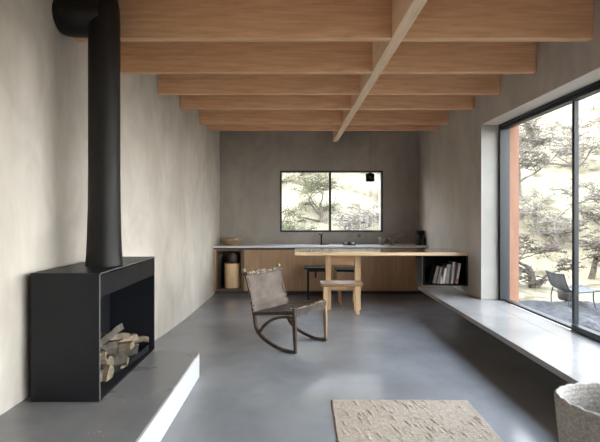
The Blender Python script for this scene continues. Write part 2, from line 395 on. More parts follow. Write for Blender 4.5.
LOGS = [ # x, y, z, yaw, pitch, L, r, kind, pale, label
 (-1.50,3.12,.30,  35, 4,.30,.042,'wedge',1,'split log at the near end of the firebox, lowest, with a pale end'),
 (-1.47,3.28,.295,-20, 3,.28,.048,'half',1,'half log on the firebox floor near the front panel with a broad pale face'),
 (-1.44,3.42,.295, 25,-3,.30,.045,'wedge',0,'grey weathered split log on the firebox floor under the middle of the pile'),
 (-1.46,3.57,.30, -30, 4,.30,.046,'wedge',1,'pale wedge of firewood on the firebox floor right of the middle'),
 (-1.45,3.72,.295, 20, 2,.28,.044,'half',0,'dull brown half log on the floor near the far end'),
 (-1.46,3.87,.29, 65, 0,.26,.042,'wedge',0,'dark split log lying along the tray at the far end'),
 (-1.58,3.20,.38, -50, 8,.30,.040,'wedge',0,'dark log leaning on the near end of the heap, at the back'),
 (-1.49,3.21,.375, 15,-10,.27,.038,'wedge',1,'small pale split log on the second layer near the stove front'),
 (-1.46,3.36,.375,-40, 8,.28,.042,'half',1,'cream faced half log in the second layer with its cut end to the room'),
 (-1.50,3.50,.38,  70, 3,.30,.040,'wedge',0,'brown split log lying lengthwise across the second layer'),
 (-1.45,3.64,.375,-10,-6,.26,.040,'wedge',1,'pale wedge facing the room beside the long leaning log'),
 (-1.47,3.80,.37, 50,-8,.28,.038,'wedge',1,'pale log resting on top of the far end of the heap'),
 (-1.42,3.93,.335, 30, 2,.26,.034,'round',0,'thin round branch lying out at the far end of the tray'),
 (-1.58,3.34,.45, 30, 5,.27,.038,'wedge',0,'bark covered log high at the back of the heap near the flue side'),
 (-1.52,3.26,.445,-15, 12,.25,.035,'wedge',1,'short grey split piece on the third layer near the front panel'),
 (-1.53,3.43,.455,-60, 6,.26,.036,'round',0,'dark round stick on the third layer behind the pale pieces'),
 (-1.50,3.58,.455, 68,-18,.36,.034,'wedge',0,'long grey log leaning diagonally on top of the heap, its tip highest'),
 (-1.60,3.60,.40, 80, 0,.30,.040,'half',0,'dark half log at the very back of the heap along the panel'),
 (-1.56,3.14,.47, 60, 10,.22,.032,'wedge',0,'small dark piece wedged upright in the near corner of the firebox'),
 (-1.53,3.06,.30,  80, 0,.20,.036,'wedge',0,'dark split log tucked against the near panel of the firebox'),
 (-1.40,3.50,.285, 60, 0,.20,.026,'round',0,'thin dark stick lying along the tray lip in front of the heap'),
 (-1.50,3.70,.44,  20, 6,.24,.032,'wedge',1,'pale capped short log crowning the far half of the heap'),
 (-1.56,3.92,.36, -35, 4,.26,.036,'wedge',0,'dark log low in the far back corner of the firebox'),
 (-1.45,3.10,.40,  75,-6,.16,.024,'wedge',0,'small dark splinter leaning at the stove opening nearest the camera'),
]
for i, (x,y,z,yaw,pit,L,rr,kind,pale,l_) in enumerate(LOGS):
    b = log_mesh(L*.92, rr*.86, i+3, kind)
    o = b.build('firewood_log', [M['bark'], M['split'] if pale else M['splitdark']], keep=True)
    o.location = (x,y,z+.012)
    o.rotation_euler = (random.uniform(-1,1) if kind=='wedge' else random.uniform(-.4,.4), R(pit), R(yaw))
    tag(o, l_, 'firewood', 'firewood heaped in the stove')

# ------------------------------------------------------------------ kitchen run
CY0, CY1 = 8.06, 8.69; CZ0, CZ1 = .072, .815
cx = [-1.40+.0, -.948, -.349, 0.0, .608, 1.145, 1.66, 2.15]
# open log niche
t_ = thing('kitchen_cabinet', (-1.24,8.37,0), 'open dark oak niche at the left end of the kitchen run, log block inside', 'cabinet')
xL, xR_ = -1.488, -.950
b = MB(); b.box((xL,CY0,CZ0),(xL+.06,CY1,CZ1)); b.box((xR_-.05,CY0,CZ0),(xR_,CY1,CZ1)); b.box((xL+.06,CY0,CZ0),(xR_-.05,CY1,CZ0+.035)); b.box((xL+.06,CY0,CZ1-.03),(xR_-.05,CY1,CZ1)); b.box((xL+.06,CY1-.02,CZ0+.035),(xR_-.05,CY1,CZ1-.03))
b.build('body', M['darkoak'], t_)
o = MB().box((xL,CY0-.004,CZ0),(xL+.035,CY0,CZ1)).build('lit_face', M['oak'], t_); lab(o, 'oak edge coloured lighter where it is lit')  # added strip of paler oak stands for light on this face
MB().box((xL,CY0+.12,0),(xR_,CY1,CZ0)).build('plinth', M['recess'], t_)
names = ['directly right of the open log niche', 'narrow one behind the rocking chair back', 'left of the table legs with the black stool before it', 'behind the table legs', 'right of the table legs', 'below the two small bowls', 'next to the black book niche']
xs = [-.948,-.349,0.0,.608,1.145,1.66,2.12,2.355]
for i in range(7):
    a, c = xs[i], xs[i+1]
    t_ = thing('kitchen_cabinet', ((a+c)/2,8.37,0), 'oak fronted kitchen cabinet, %s' % names[i], 'cabinet', 'oak fronted kitchen cabinets')
    MB().box((a+.001,CY0+.02,CZ0),(c-.001,CY1,CZ1)).build('body', M['darkoak'], t_)
    MB().box((a+.002,CY0,CZ0),(c-.002,CY0+.019,CZ1-.012)).build('door', M['oak'], t_, bevel=.001)
    MB().box((a,CY0+.12,0),(c,CY1,CZ0)).build('plinth', M['recess'], t_)
b = MB(); b.box((-1.497,CY0-.01,.845),(2.355,CY1+.005,.870))
wt = thing('worktop', (.4,8.37,.815), 'long pale stone worktop running the width of the back wall', 'worktop')
b.build('slab', M['stone'], wt, bevel=.002)
MB().box((-1.497,CY0+.015,.816),(2.355,CY1+.005,.845)).build('shadow_gap', M['recess'], wt)

# log block + pot + tongs in the niche
def stump(name, c, r, z0, h, mats, seed):
    rnd = random.Random(seed); b = MB(); n = 28
    rr = [r*(1+.05*sin(3*2*pi*k/n+seed)+rnd.uniform(-.012,.012)) for k in range(n)]
    poly = [(c[0]+rr[k]*cos(2*pi*k/n), c[1]+rr[k]*sin(2*pi*k/n)) for k in range(n)]
    b.prism(poly, z0, z0+h, 0, smooth=True, capmi=1); return b.build(name, mats)
o = stump('log_block', (-1.185,8.26), .145, CZ0+.036, .445, [M['log'], M['split']], 2)
tag(o, 'pale upright log block standing inside the open niche', 'log')
b = MB(); z = CZ0+.036+.446; b.lathe([(.03,z),(.075,z+.02),(.098,z+.07),(.095,z+.12),(.07,z+.165),(.045,z+.178),(.045,z+.185),(.03,z+.185),(.02,z+.17)], 24, ctr=(-1.17,8.25))
tag(b.build('clay_pot', M['darkclay']), 'round dark clay pot on top of the log block', 'pot')
t_ = thing('fire_tool', (-1.385,8.12,CZ0+.036), 'slim black fire poker with a pale handle leaning at the left side of the niche', 'poker')
b = MB(); b.tube([(-1.39,8.14,CZ0+.04),(-1.388,8.15,.35),(-1.395,8.16,.60)], .009, 8); b.tube([(-1.39,8.145,.30),(-1.41,8.14,.29),(-1.42,8.135,.33)], .007, 6); b.build('shaft', M['black'], t_)
b = MB(); b.tube([(-1.395,8.16,.60),(-1.385,8.155,.66),(-1.37,8.15,.70),(-1.355,8.15,.70)], [.012,.013,.014,.009], 8); lab(b.build('handle', M['chrome'], t_), 'pale metal handle')

# worktop items
def bowl(name, c, z, r, h, m, label, cat='bowl', foot=.4, group=None):
    b = MB(); pr = [(r*foot,z),(r*foot*1.02,z+.006),(r*.75,z+h*.35),(r*.95,z+h*.7),(r,z+h),(r*.95,z+h),(r*.88,z+h*.7),(r*.68,z+h*.38),(r*.3,z+h*.16),(0,z+h*.14)]
    b.lathe(pr, 28, ctr=c); return tag(b.build(name, m), label, cat, group)
bowl('wooden_bowl', (-1.22,8.36), .871, .20, .125, M['woodbowl'], 'shallow brown wooden bowl at the left end of the worktop')
for k,(dx,dy,rz_) in enumerate(((-.05,.02,0),(.04,-.03,1),(.06,.05,2))):
    b = MB(); b.lathe([(0,-.035),(.02,-.03),(.036,-.012),(.039,.005),(.03,.026),(.012,.036),(0,.034)], 14, cap=False)
    o = b.build('dried_fruit', M['hide'], keep=True); o.location = (-1.20+dx,8.36+dy,.975+.006*k)
    tag(o, ['tan dried fruit at the left in the brown wooden bowl','tan dried fruit at the front of the brown wooden bowl','tan dried fruit at the back right in the brown wooden bowl'][k], 'fruit', 'dried fruit in the wooden bowl')
bowl('stoneware_bowl', (1.60,8.42), .871, .074, .14, M['ceramic'], 'small beige footed bowl on the worktop, the left one of the pair', foot=.5)
o = bowl('stoneware_bowl', (1.775,8.40), .871, .074, .14, M['ceramic'], 'small beige bowl on the worktop with a wooden spoon in it', foot=.5)
b = MB(); b.tube([(1.78,8.40,.92),(1.85,8.42,1.01),(1.95,8.44,1.05)], [.007,.006,.006], 8); b.lathe([(0,-.004),(.02,-.002),(.026,.004),(.018,.008),(0,.009)], 12, mx=Matrix.Translation((1.975,8.445,1.058)) @ Matrix.Rotation(R(-30),4,'Y') @ Matrix.Scale(1.5,4,(1,0,0)), cap=False)
tag(b.build('wooden_spoon', M['woodbowl']), 'long wooden spoon leaning out of the right beige bowl', 'spoon')
# tray + cups
b = MB(); b.box((.86,8.30,.871),(1.08,8.44,.881)); b.box((.86,8.30,.881),(1.08,8.306,.891)); b.box((.86,8.434,.881),(1.08,8.44,.891)); b.box((.86,8.306,.881),(.866,8.434,.891)); b.box((1.074,8.306,.881),(1.08,8.434,.891))
tag(b.build('serving_tray', M['black']), 'small flat black tray lying on the worktop behind the table', 'tray')
for k,(x,y) in enumerate(((.905,8.37),(.975,8.38),(1.04,8.36))):
    b = MB(); b.lathe([(.016,.8815),(.024,.89),(.027,.925),(.024,.925),(.02,.893),(0,.89)], 16, ctr=(x,y)); 
    tag(b.build('small_cup', M['white'] if k != 1 else M['darkclay']), ['tiny white cup at the left end of the black tray','tiny dark cup in the middle of the black tray','tiny white cup at the right end of the black tray'][k], 'cup', 'cups on the tray')
# faucet
t_ = thing('kitchen_faucet', (.46,8.50,.871), 'black kitchen faucet standing on the worktop below the back window', 'faucet')
b = MB(); b.lathe([(.028,.8705),(.028,.88),(.016,.884)], 20, ctr=(.46,8.50)); b.box((.455,8.48,.8705),(.60,8.52,.879)); b.build('base', M['black'], t_)
b = MB(); b.tube([(.46,8.50,.88),(.46,8.50,1.03),(.452,8.49,1.065),(.435,8.46,1.085),(.42,8.41,1.085),(.415,8.385,1.065)], [.013,.013,.012,.011,.011,.011], 12); b.build('spout', M['black'], t_)
b = MB(); b.tube([(.46,8.50,1.02),(.475,8.50,1.045),(.495,8.495,1.10)], [.011,.008,.006], 8); b.build('lever', M['black'], t_)
# wall ring
b = MB(); tp = [(1.20+.028*cos(a*2*pi/20), 8.692, 1.035+.028*sin(a*2*pi/20)) for a in range(21)]; b.tube(tp, .005, 6)
t_ = thing('wall_socket', (1.20,8.699,1.035), 'small round socket on the back wall right below the window', 'socket')
b.build('ring', M['recess'], t_); MB().lathe([(.024,0),(.024,.006)], 20, mx=Matrix.Translation((1.20,8.698,1.035)) @ Matrix.Rotation(pi/2,4,'X')).build('plate', M['ceramic'], t_)
# coffee maker and flask
t_ = thing('coffee_maker', (2.29,8.35,.871), 'black coffee maker with a pale top in the right corner of the worktop', 'coffee maker')
b = MB(); b.box((2.225,8.28,.871),(2.35,8.44,.90)); b.box((2.30,8.32,.90),(2.35,8.43,1.09)); b.box((2.23,8.29,1.06),(2.35,8.43,1.145)); b.build('body', M['black'], t_, bevel=.004)
b = MB(); b.lathe([(.035,.9005),(.045,.92),(.047,.97),(.035,1.02),(.03,1.05)], 20, ctr=(2.265,8.345)); b.build('jug', M['darkclay'], t_)
lab(MB().box((2.235,8.295,1.145),(2.315,8.40,1.165)).build('lid', M['chrome'], t_), 'pale grey lid')
b = MB(); b.lathe([(.03,.871),(.03,.99),(.022,1.01),(.014,1.03),(.014,1.06),(0,1.062)], 20, ctr=(2.318,8.20))
tag(b.build('slim_bottle', M['black']), 'slim black bottle against the right wall beside the coffee maker', 'bottle')
b = MB(); b.box((2.20,8.075,.871),(2.345,8.17,.883)); tag(b.build('cutting_board', M['stone'], bevel=.003), 'small grey slab lying at the right end of the worktop', 'board')

# pendant
t_ = thing('pendant_lamp', (1.26,7.85,ZC), 'small black pendant lamp on a thin cord hanging in front of the back window', 'lamp')
b = MB(); b.tube([(1.30,8.0,ZC-.002),(1.30,8.0,2.19)], .004, 6); b.build('cord', M['steeledge'], t_)
b = MB(); b.lathe([(.03,ZC-.03),(.045,ZC-.02),(.045,ZC-.002)], 20, ctr=(1.30,8.0)); b.build('ceiling_rose', M['black'], t_)
b = MB(); b.lathe([(.012,2.20),(.02,2.18),(.078,2.165),(.078,2.03),(.072,2.03),(.072,2.155),(.015,2.165)], 28, ctr=(1.30,8.0)); b.build('lamp_shade', M['black'], t_)

# ------------------------------------------------------------------ table
TY0, TY1 = 6.20, 6.95
tb = thing('dining_table', (1.2,6.6,0), 'long pale oak table fixed to the right wall on one pair of legs', 'table')
MB().box((-.028,TY0,.876),(XR-.002,TY1,.921)).build('tabletop', M['oakx'], tb, bevel=.003)
for x0, x1 in ((.435,.515),(.875,.965)): MB().box((x0,6.80,0),(x1,6.90,.876)).build('leg', M['oakleg'], tb, bevel=.003)
MB().box((.515,6.82,.68),(.875,6.86,.876)).build('apron', M['stoolwood'], tb)

# stool in front of the legs
so = thing('wooden_stool', (.65,6.62,0), 'light wooden stool with a broad brown seat in front of the table legs', 'stool')
MB().box((.345,6.47,.405),(.955,6.785,.447)).build('seat', M['seatwood'], so, bevel=.008)
for x,y in ((.42,6.52),(.86,6.52),(.42,6.74),(.86,6.74)):
    MB().bar((x-.01 if x<.6 else x+.02, y, 0), (x,y,.405), .05, .04).build('leg', M['oakleg'], so, bevel=.003)
MB().box((.44,6.61,.34),(.86,6.65,.405)).build('rail', M['oakleg'], so)

# black stool
so = thing('black_stool', (.36,7.75,0), 'low black stool between the table and the oak cabinets', 'stool')
MB().box((.12,7.55,.52),(.56,7.90,.548)).build('seat', M['black'], so, bevel=.006)
for x,y in ((.19,7.60),(.19,7.85),(.50,7.60),(.50,7.85)): MB().bar((x,y,0),(x,y,.52), .032, .032).build('leg', M['black'], so)
MB().box((.305,7.70,.36),(.335,7.73,.52)).build('strut', M['black'], so)
MB().box((.19,7.59,.475),(.50,7.61,.52)).build('rail', M['black'], so)
# brown stool behind
so = thing('wooden_stool', (.82,7.3,0), 'tall slim brown stool half hidden behind the table legs', 'stool')
MB().box((.63,7.15,.53),(1.02,7.50,.565)).build('seat', M['blackmatt'], so, bevel=.006)
for x0_,x1_,y in ((.705,.68,7.2),(.705,.68,7.45),(.93,.96,7.2),(.93,.96,7.45)): MB().bar((x0_,y,0),(x1_,y,.53), .028, .028).build('leg', M['stoolwood'], so)

# ------------------------------------------------------------------ book niche
t_ = thing('book_niche', (2.04,6.36,.458), 'black lined open box hung under the right end of the table, full of books', 'shelf')
nx0, nx1, ny0, ny1, nz0, nz1 = 1.722, XR-.003, 6.205, 6.53, .458, .874
b = MB(); b.box((nx0,ny0,nz0),(nx0+.012,ny1,nz1)); b.box((nx1-.022,ny0,nz0),(nx1,ny1,nz1)); b.box((nx0+.012,ny0,nz0),(nx1-.022,ny1,nz0+.012)); b.build('casing', M['niche'], t_)
b = MB(); b.box((nx0+.012,ny0+.004,nz0+.012),(nx0+.04,ny1,nz1)); b.box((nx1-.03,ny0+.004,nz0+.012),(nx1-.022,ny1,nz1)); b.box((nx0+.04,ny0+.004,nz0+.012),(nx1-.03,ny1,nz0+.022)); b.box((nx0+.04,ny1-.012,nz0+.022),(nx1-.03,ny1,nz1)); b.box((nx0+.04,ny0+.004,nz1-.012),(nx1-.03,ny1-.012,nz1)); b.build('lining', M['blackmatt'], t_)

BOOKS = [ # x left of foot, thickness, height, depth, lean deg, colour, label
 (1.875,.045,.245,.19, 14,(.10,.075,.06),'dark brown book leaning right, leftmost in the black niche'),
 (1.935,.030,.235,.18, 13,(.16,.125,.10),'brown book leaning on its neighbours, second from the left in the niche'),
 (1.985,.020,.10,.13, 6,(.72,.66,.55),'very small cream booklet standing low among the books'),
 (2.010,.028,.225,.18, 10,(.74,.70,.62),'cream white book with a wide pale spine, leaning slightly'),
 (2.043,.022,.265,.19, 8,(.28,.25,.22),'grey brown book, tall, just right of the cream one'),
 (2.072,.026,.27,.19, 6,(.40,.36,.32),'taupe book standing in the middle of the row'),
 (2.104,.020,.26,.18, 5,(.07,.06,.06),'thin black book right of the taupe one'),
 (2.134,.026,.300,.20, 5,(.62,.60,.57),'pale grey book, the tallest in the row'),
 (2.166,.014,.295,.19, 5,(.25,.04,.04),'thin dark red book between two pale ones'),
 (2.196,.034,.285,.20, 9,(.70,.71,.69),'white book leaning right at the end of the row, red mark low on its spine'),
]
for i,(x,tk,h,d,ln,c,l_) in enumerate(BOOKS):
    m = mat('book cover %d' % i, tuple(q*.5 for q in c), tuple(min(1,q*.7) for q in c), rough=.55, scale=20)
    t_ = thing('book', (x,6.235,.481), l_, 'book', 'books in the black niche')
    a = R(ln); mxx = Matrix.Translation((x,6.235,.481+.001)) @ Matrix.Rotation(a,4,'Y')
    # keep the lower corner on the shelf: pivot is the lower right corner
    mxx = Matrix.Translation((x+tk,6.235,.482)) @ Matrix.Rotation(a,4,'Y') @ Matrix.Translation((-tk,0,0))
    b = MB(); b.box((0,0,0),(.003,d,h),0,mxx); b.box((tk-.003,0,0),(tk,d,h),0,mxx); b.box((.003,0,0),(tk-.003,.003,h),0,mxx); b.build('cover', m, t_)
    MB().box((.003,.003,.003),(tk-.003,d-.004,h-.004),0,mxx).build('pages', M['page'], t_)
    if i == 9:
        lab(MB().box((.005,-.0012,.03),(tk-.005,0,.07),0,mxx).build('spine_mark', mat('red mark',(.55,.03,.04),rough=.5), t_), 'red mark on the spine')

# ------------------------------------------------------------------ rocking chair
FN = Vector((-.03,4.63,0)); FF = Vector((.34,5.14,0))
side_ = (FF-FN).normalized(); back_ = Vector((-side_.y, side_.x, 0)); Wd = (FF-FN).length
rc = thing('rocking_chair', (-.2,5.1,0), 'low dark wooden rocking chair with taupe leather back and seat on the concrete floor', 'rocking chair')
def P(s_, u, z): return FN + back_*s_ + side_*(u*Wd) + Vector((0,0,z))
def smooth_path(pts, k=5):
    out = []
    n = len(pts)
    for i in range(n-1):
        p0, p1, p2, p3 = pts[max(i-1,0)], pts[i], pts[i+1], pts[min(i+2,n-1)]
        for j in range(k):
            t = j/k
            out.append(tuple(.5*((2*p1[q])+(-p0[q]+p2[q])*t+(2*p0[q]-5*p1[q]+4*p2[q]-p3[q])*t*t+(-p0[q]+3*p1[q]-3*p2[q]+p3[q])*t**3) for q in range(len(p1))))
    out.append(pts[-1]); return out
def ribbon(b, path, u0, half, th_, mi=0):   # path in (s, z), half thickness per point, lumber width th_ across the chair
    n = len(path); vs = []
    for i,(s_,z) in enumerate(path):
        a = path[max(i-1,0)]; c = path[min(i+1,n-1)]; tx, tz = c[0]-a[0], c[1]-a[1]; L = math.hypot(tx,tz) or 1; nx, nz = -tz/L, tx/L
        hw = half[i] if hasattr(half,'__len__') else half
        for e in (-1,1):
            for q in (-1,1): vs.append(P(s_+nx*hw*e, u0+q*th_/2/Wd, z+nz*hw*e))
    fs = []
    for i in range(n-1):
        o = 4*i; fs += [(o,o+1,o+5,o+4),(o+1,o+3,o+7,o+5),(o+3,o+2,o+6,o+7),(o+2,o,o+4,o+6)]
    fs += [(0,2,3,1), (4*n-4,4*n-3,4*n-1,4*n-2)]
    b.add(vs, fs, mi)
for u in (0.035, .965):
    pr = smooth_path([(-.012,.028),(.06,.017),(.18,.020),(.34,.060),(.47,.125),(.535,.20),(.56,.33)], 6)
    b = MB(); ribbon(b, pr, u, .017, .032); b.build('rocker', M['walnut'], rc, bevel=.004)
    pr = smooth_path([(.56,.32),(.585,.42),(.63,.60),(.695,.80)], 5)
    b = MB(); ribbon(b, pr, u, [.017-.005*i/15 for i in range(16)], .03); b.build('back_post', M['walnut'], rc, bevel=.004)
    b = MB(); ribbon(b, [(.0,.02),(.004,.15),(.01,.32),(.012,.475)], u, [.011,.018,.022,.014], .032)
    b.build('front_leg', M['walnutlight'] if u > .5 else M['walnut'], rc, bevel=.004)
    pr = smooth_path([(.50,.135),(.42,.235),(.30,.32),(.16,.365),(.02,.375)], 6)
    b = MB(); ribbon(b, pr, u, .015, .028); b.build('arched_brace', M['walnut'], rc, bevel=.004)
    b = MB(); ribbon(b, [(.012,.425),(.565,.345)], u, .017, .026); b.build('seat_rail', M['walnut'], rc, bevel=.003)
b = MB()
b.bar(P(.012,.04,.405), P(.012,.96,.405), .03, .034); b.build('front_rail', M['walnut'], rc, bevel=.004)
b = MB(); b.bar(P(.565,.04,.34), P(.565,.96,.34), .03, .03); b.build('rear_rail', M['walnut'], rc, bevel=.004)
b = MB(); b.tube([P(.685,-.02,.775), P(.685,1.02,.775)], .016, 12); b.build('top_rail', M['walnut'], rc)
# seat leather: slung, wrapped over the rails
def sheet(b, grid, thick, mi=0):
    nr, nc = len(grid), len(grid[0]); vs = [p for row in grid for p in row]; off = []
    for i in range(nr):
        for j in range(nc):
            du = grid[i][min(j+1,nc-1)]-grid[i][max(j-1,0)]; dv = grid[min(i+1,nr-1)][j]-grid[max(i-1,0)][j]
            off.append(grid[i][j] + du.cross(dv).normalized()*thick)
    fs = [(i*nc+j,i*nc+j+1,(i+1)*nc+j+1,(i+1)*nc+j) for i in range(nr-1) for j in range(nc-1)]; N = nr*nc
    fs2 = [tuple(N+q for q in f[::-1]) for f in fs]
    ed = [i*nc for i in range(nr)][::-1] + list(range(nc)) [1:] + [i*nc+nc-1 for i in range(nr)][1:] + [(nr-1)*nc+j for j in range(nc)][::-1][1:]
    rim = [(ed[k],ed[k+1] if k+1 < len(ed) else ed[0],N+(ed[k+1] if k+1 < len(ed) else ed[0]),N+ed[k]) for k in range(len(ed)-1)]
    b.add(vs+off, fs+fs2+rim, mi, True)
rnd = random.Random(4)
g = []
for i in range(15):
    v = i/14; row = []
    for j in range(13):
        u = -.01+1.02*j/12
        s_ = .0+.56*v; z = .452-.085*v - .035*sin(pi*v)*sin(pi*min(max(u,0),1)) + rnd.uniform(-.003,.003)
        row.append(P(s_,u,z))
    g.append(row)
b = MB(); sheet(b, g, -.006); seat = b.build('seat', M['leatherdark'], rc)
# pale frayed scraps of hide on the seat front
b = MB(); b.tube([P(-.002,.1,.459),P(-.002,.5,.461),P(-.002,1.0,.459)], .0025, 5)
for k in range(26):
    u = rnd.uniform(.12,.98); s_ = rnd.uniform(-.006,.12); z = .462-.085*s_/.56-.03*sin(pi*s_/.56)*sin(pi*u)
    L = rnd.uniform(.02,.07); a = rnd.uniform(-.5,.5)
    b.tube([P(s_,u,z), P(s_+a*L*.6,u+L*.5/Wd,z+.006), P(s_+a*L,u+L/Wd,z-.001)], [.002,rnd.uniform(.003,.007),.002], 5)
lab(b.build('frayed_edge', M['hide'], seat), 'pale frayed bits of hide along the seat front')
b = MB(); g = []
for i in range(5):
    row = []
    for j in range(15):
        u = .04+.92*j/14; row.append(P(-.008-.004*sin(i*1.2), u, .46-.075*i/4*(1+.25*sin(j*1.7)*(i/4))))
    g.append(row)
sheet(b, g, .005); b.build('front_flap', M['leatherdark'], seat)
# back leather
g = []
for i in range(22):
    v = i/21; row = []
    zz = .785-.43*v; s0 = .69-.125*(1-(1-v)**1.0)*1.0
    for j in range(13):
        u = .0+1.0*j/12
        sag = .035*sin(pi*u)*sin(pi*min(1,v*1.05)); fold = .012*sin(max(0,v-.62)*40+u*1.5)*(1 if v > .62 else 0) + .006*sin(v*9+u*3)
        row.append(P(s0+sag-.022+fold, u, zz + (.012*sin(u*7) if v > .95 else 0)))
    g.append(row)
b = MB(); sheet(b, g, .005); back = b.build('backrest', M['leather'], rc)
b = MB(); b.tube([P(.672,u_,.782+.004*sin(u_*31)) for u_ in [k/14 for k in range(15)]], [.024+.005*sin(k*2.3) for k in range(15)], 12); lab(b.build('head_roll', M['leather'], back), 'rolled leather along the top')
b = MB()
for k in range(24):
    u = rnd.choice([rnd.uniform(.0,.12), rnd.uniform(.2,.78), rnd.uniform(.2,.78)]); L = rnd.uniform(.03,.09); z = .782+rnd.uniform(-.016,.026)
    b.tube([P(.650,u,z), P(.644,u+L*.5/Wd,z+.006), P(.652,u+L/Wd,z+rnd.uniform(-.01,.01))], [.003,rnd.uniform(.006,.012),.003], 5)
lab(b.build('hide_trim', M['hide'], back), 'pale golden frayed hide on the headrest')
for u, l_ in ((0.0,'pale knob on the near back post'),(1.0,'pale knob on the far back post')):
  b = MB(); b.lathe([(.0,.795),(.02,.80),(.024,.82),(.014,.838),(0,.84)], 12, ctr=tuple(P(.70,u,0))[:2], cap=False)
  lab(b.build('finial', M['hide'], rc), l_)

# ------------------------------------------------------------------ rug
b = MB(); nx, ny = 150, 70; c0 = Vector((.265,3.515)); ex = Vector((1.06,-.01)); ey = Vector((-.02,-1.3))
vs = []; fs = []
for j in range(ny+1):
    for i in range(nx+1):
        u, v = i/nx, j/ny; p = c0+ex*u+ey*v
        e = .006*mnoise.noise(Vector((u*30,v*30,0)))
        x = p.x + (e if i in (0,nx) else 0); y = p.y + (e*1.4 if j in (0,ny) else 0)
        slub = max(0, mnoise.noise(Vector((u*75-v*30, v*14, 3)))-.30)*.022
        z = .006+.0025*(i%2)+slub+.002*mnoise.noise(Vector((u*9,v*9,1)))
        if i in (0,nx) or j in (0,ny): z = .0005
        vs.append((x,y,z))
for j in range(ny):
    for i in range(nx): k = j*(nx+1)+i; fs.append((k,k+nx+1,k+nx+2,k+1))
b.add(vs, fs, 0, True)
tag(b.build('woven_rug', M['jute']), 'beige hand woven rug with raised slubs lying on the concrete floor', 'rug')

# ------------------------------------------------------------------ basket
bt = thing('woven_basket', (1.605,2.28,0), 'pale woven basket standing on the floor beside the concrete bench', 'basket')
b = MB(); n, mrows = 240, 70; H = .500
def brad(v): return .205+.055*v**.8
def wall(inner):
    vs = []
    for j in range(mrows+1):
        v = j/mrows
        for k in range(n):
            th_ = 2*pi*k/n; rib = .0050*cos(th_*60+pi*j)+.005*abs(sin(pi*v*18))
            dent = .010*sin(2*th_+.6)*v
            rr = brad(v)+dent - (.014 if inner else 0) + (-rib if inner else rib)
            vs.append((1.605+rr*cos(th_), 2.28+rr*sin(th_), .004+(H-.004+.008*sin(th_*2+1))*v if not inner else .016+(H-.016+.008*sin(th_*2+1))*v))
    return vs
vo, vi = wall(False), wall(True)
fs = [(j*n+k, j*n+(k+1)%n, (j+1)*n+(k+1)%n, (j+1)*n+k) for j in range(mrows) for k in range(n)]
b.add(vo, fs, 0, True); b.add(vi, [f[::-1] for f in fs], 0, True)
b.add(vo[:n], [tuple(range(n))[::-1]]); b.add(vi[:n], [tuple(range(n))])
b.build('woven_body', M['wicker'], bt)
b = MB(); tp = [Vector(vo[mrows*n+(k*4)%n])*.5+Vector(vi[mrows*n+(k*4)%n])*.5+Vector((0,0,.003*sin(k*2.1))) for k in range(61)]
b.tube(tp, [.0095+.0018*sin(k*2.1) for k in range(61)], 10); b.build('rim', M['wicker'], bt)

# ------------------------------------------------------------------ outside ground
def hill(x, y):
    dx = max(0, x-9.5); dy = max(0, y-12.0); d = math.hypot(dx, dy)
    if x < -2: d *= max(0, 1+(x+2)/40)
    d = min(d, 45)
    az = (y-1.0)/max(x, .01) if x > 0 else 9      # slope flattened out of view, so open sky lights the left wall
    k_ = min(1, max(0, (az-.85)/.40)); d *= k_*k_*(3-2*k_)
    return -.38 + .50*d*min(1, d/4) + (.25*mnoise.noise(Vector((x*.25,y*.25,0)))+.06*mnoise.noise(Vector((x*1.3,y*1.3,4))))*min(1,d/3) + .03*mnoise.noise(Vector((x*2.1,y*2.1,4)))
vs = []; fs = []; xs_ = []; x = -40
while x < 65: xs_.append(x); x += .45 if 1 < x < 22 else 1.6
ys_ = []; y = -40
while y < 70: ys_.append(y); y += .45 if -1 < y < 26 else 1.6
for y in ys_:
    for x in xs_: vs.append((x,y,hill(x,y) if not (-2.4 < x < 2.8 and -3.7 < y < 9.05) else -.46))
nx = len(xs_)
for j in range(len(ys_)-1):
    for i in range(nx-1): k = j*nx+i; fs.append((k,k+1,k+nx+1,k+nx))
o = MB().add(vs, fs, 0, True).build('hillside', M['grass'], keep=True)
o['kind'] = 'structure'; o['label'] = 'bright dry grass hillside rising behind the windows'
# slate rubble terrace
vs = []; fs = []; nx, ny = 110, 170
for j in range(ny+1):
    for i in range(nx+1):
        x = 2.82+6.3*i/nx; y = -2+11.35*j/ny
        q = mnoise.voronoi(Vector((x*2.2,y*2.2,0)))[0]; h = max(0, .14*(1-q[0]*1.7)) + .05*mnoise.noise(Vector((x*5,y*5,2)))
        if j > ny-3: y += .22*mnoise.noise(Vector((x*1.7,3,0))); 
        e = min(1, (ny-j)/3, (nx-i)/3)
        vs.append((x,y,-.345+h*e-.05*(1-e)))
for j in range(ny):
    for i in range(nx): k = j*(nx+1)+i; fs.append((k,k+1,k+nx+2,k+nx+1))
o = MB().add(vs, fs, 0, False).build('terrace', M['slate'], keep=True); o['kind'] = 'structure'; o['label'] = 'rough grey slate terrace outside the big window'

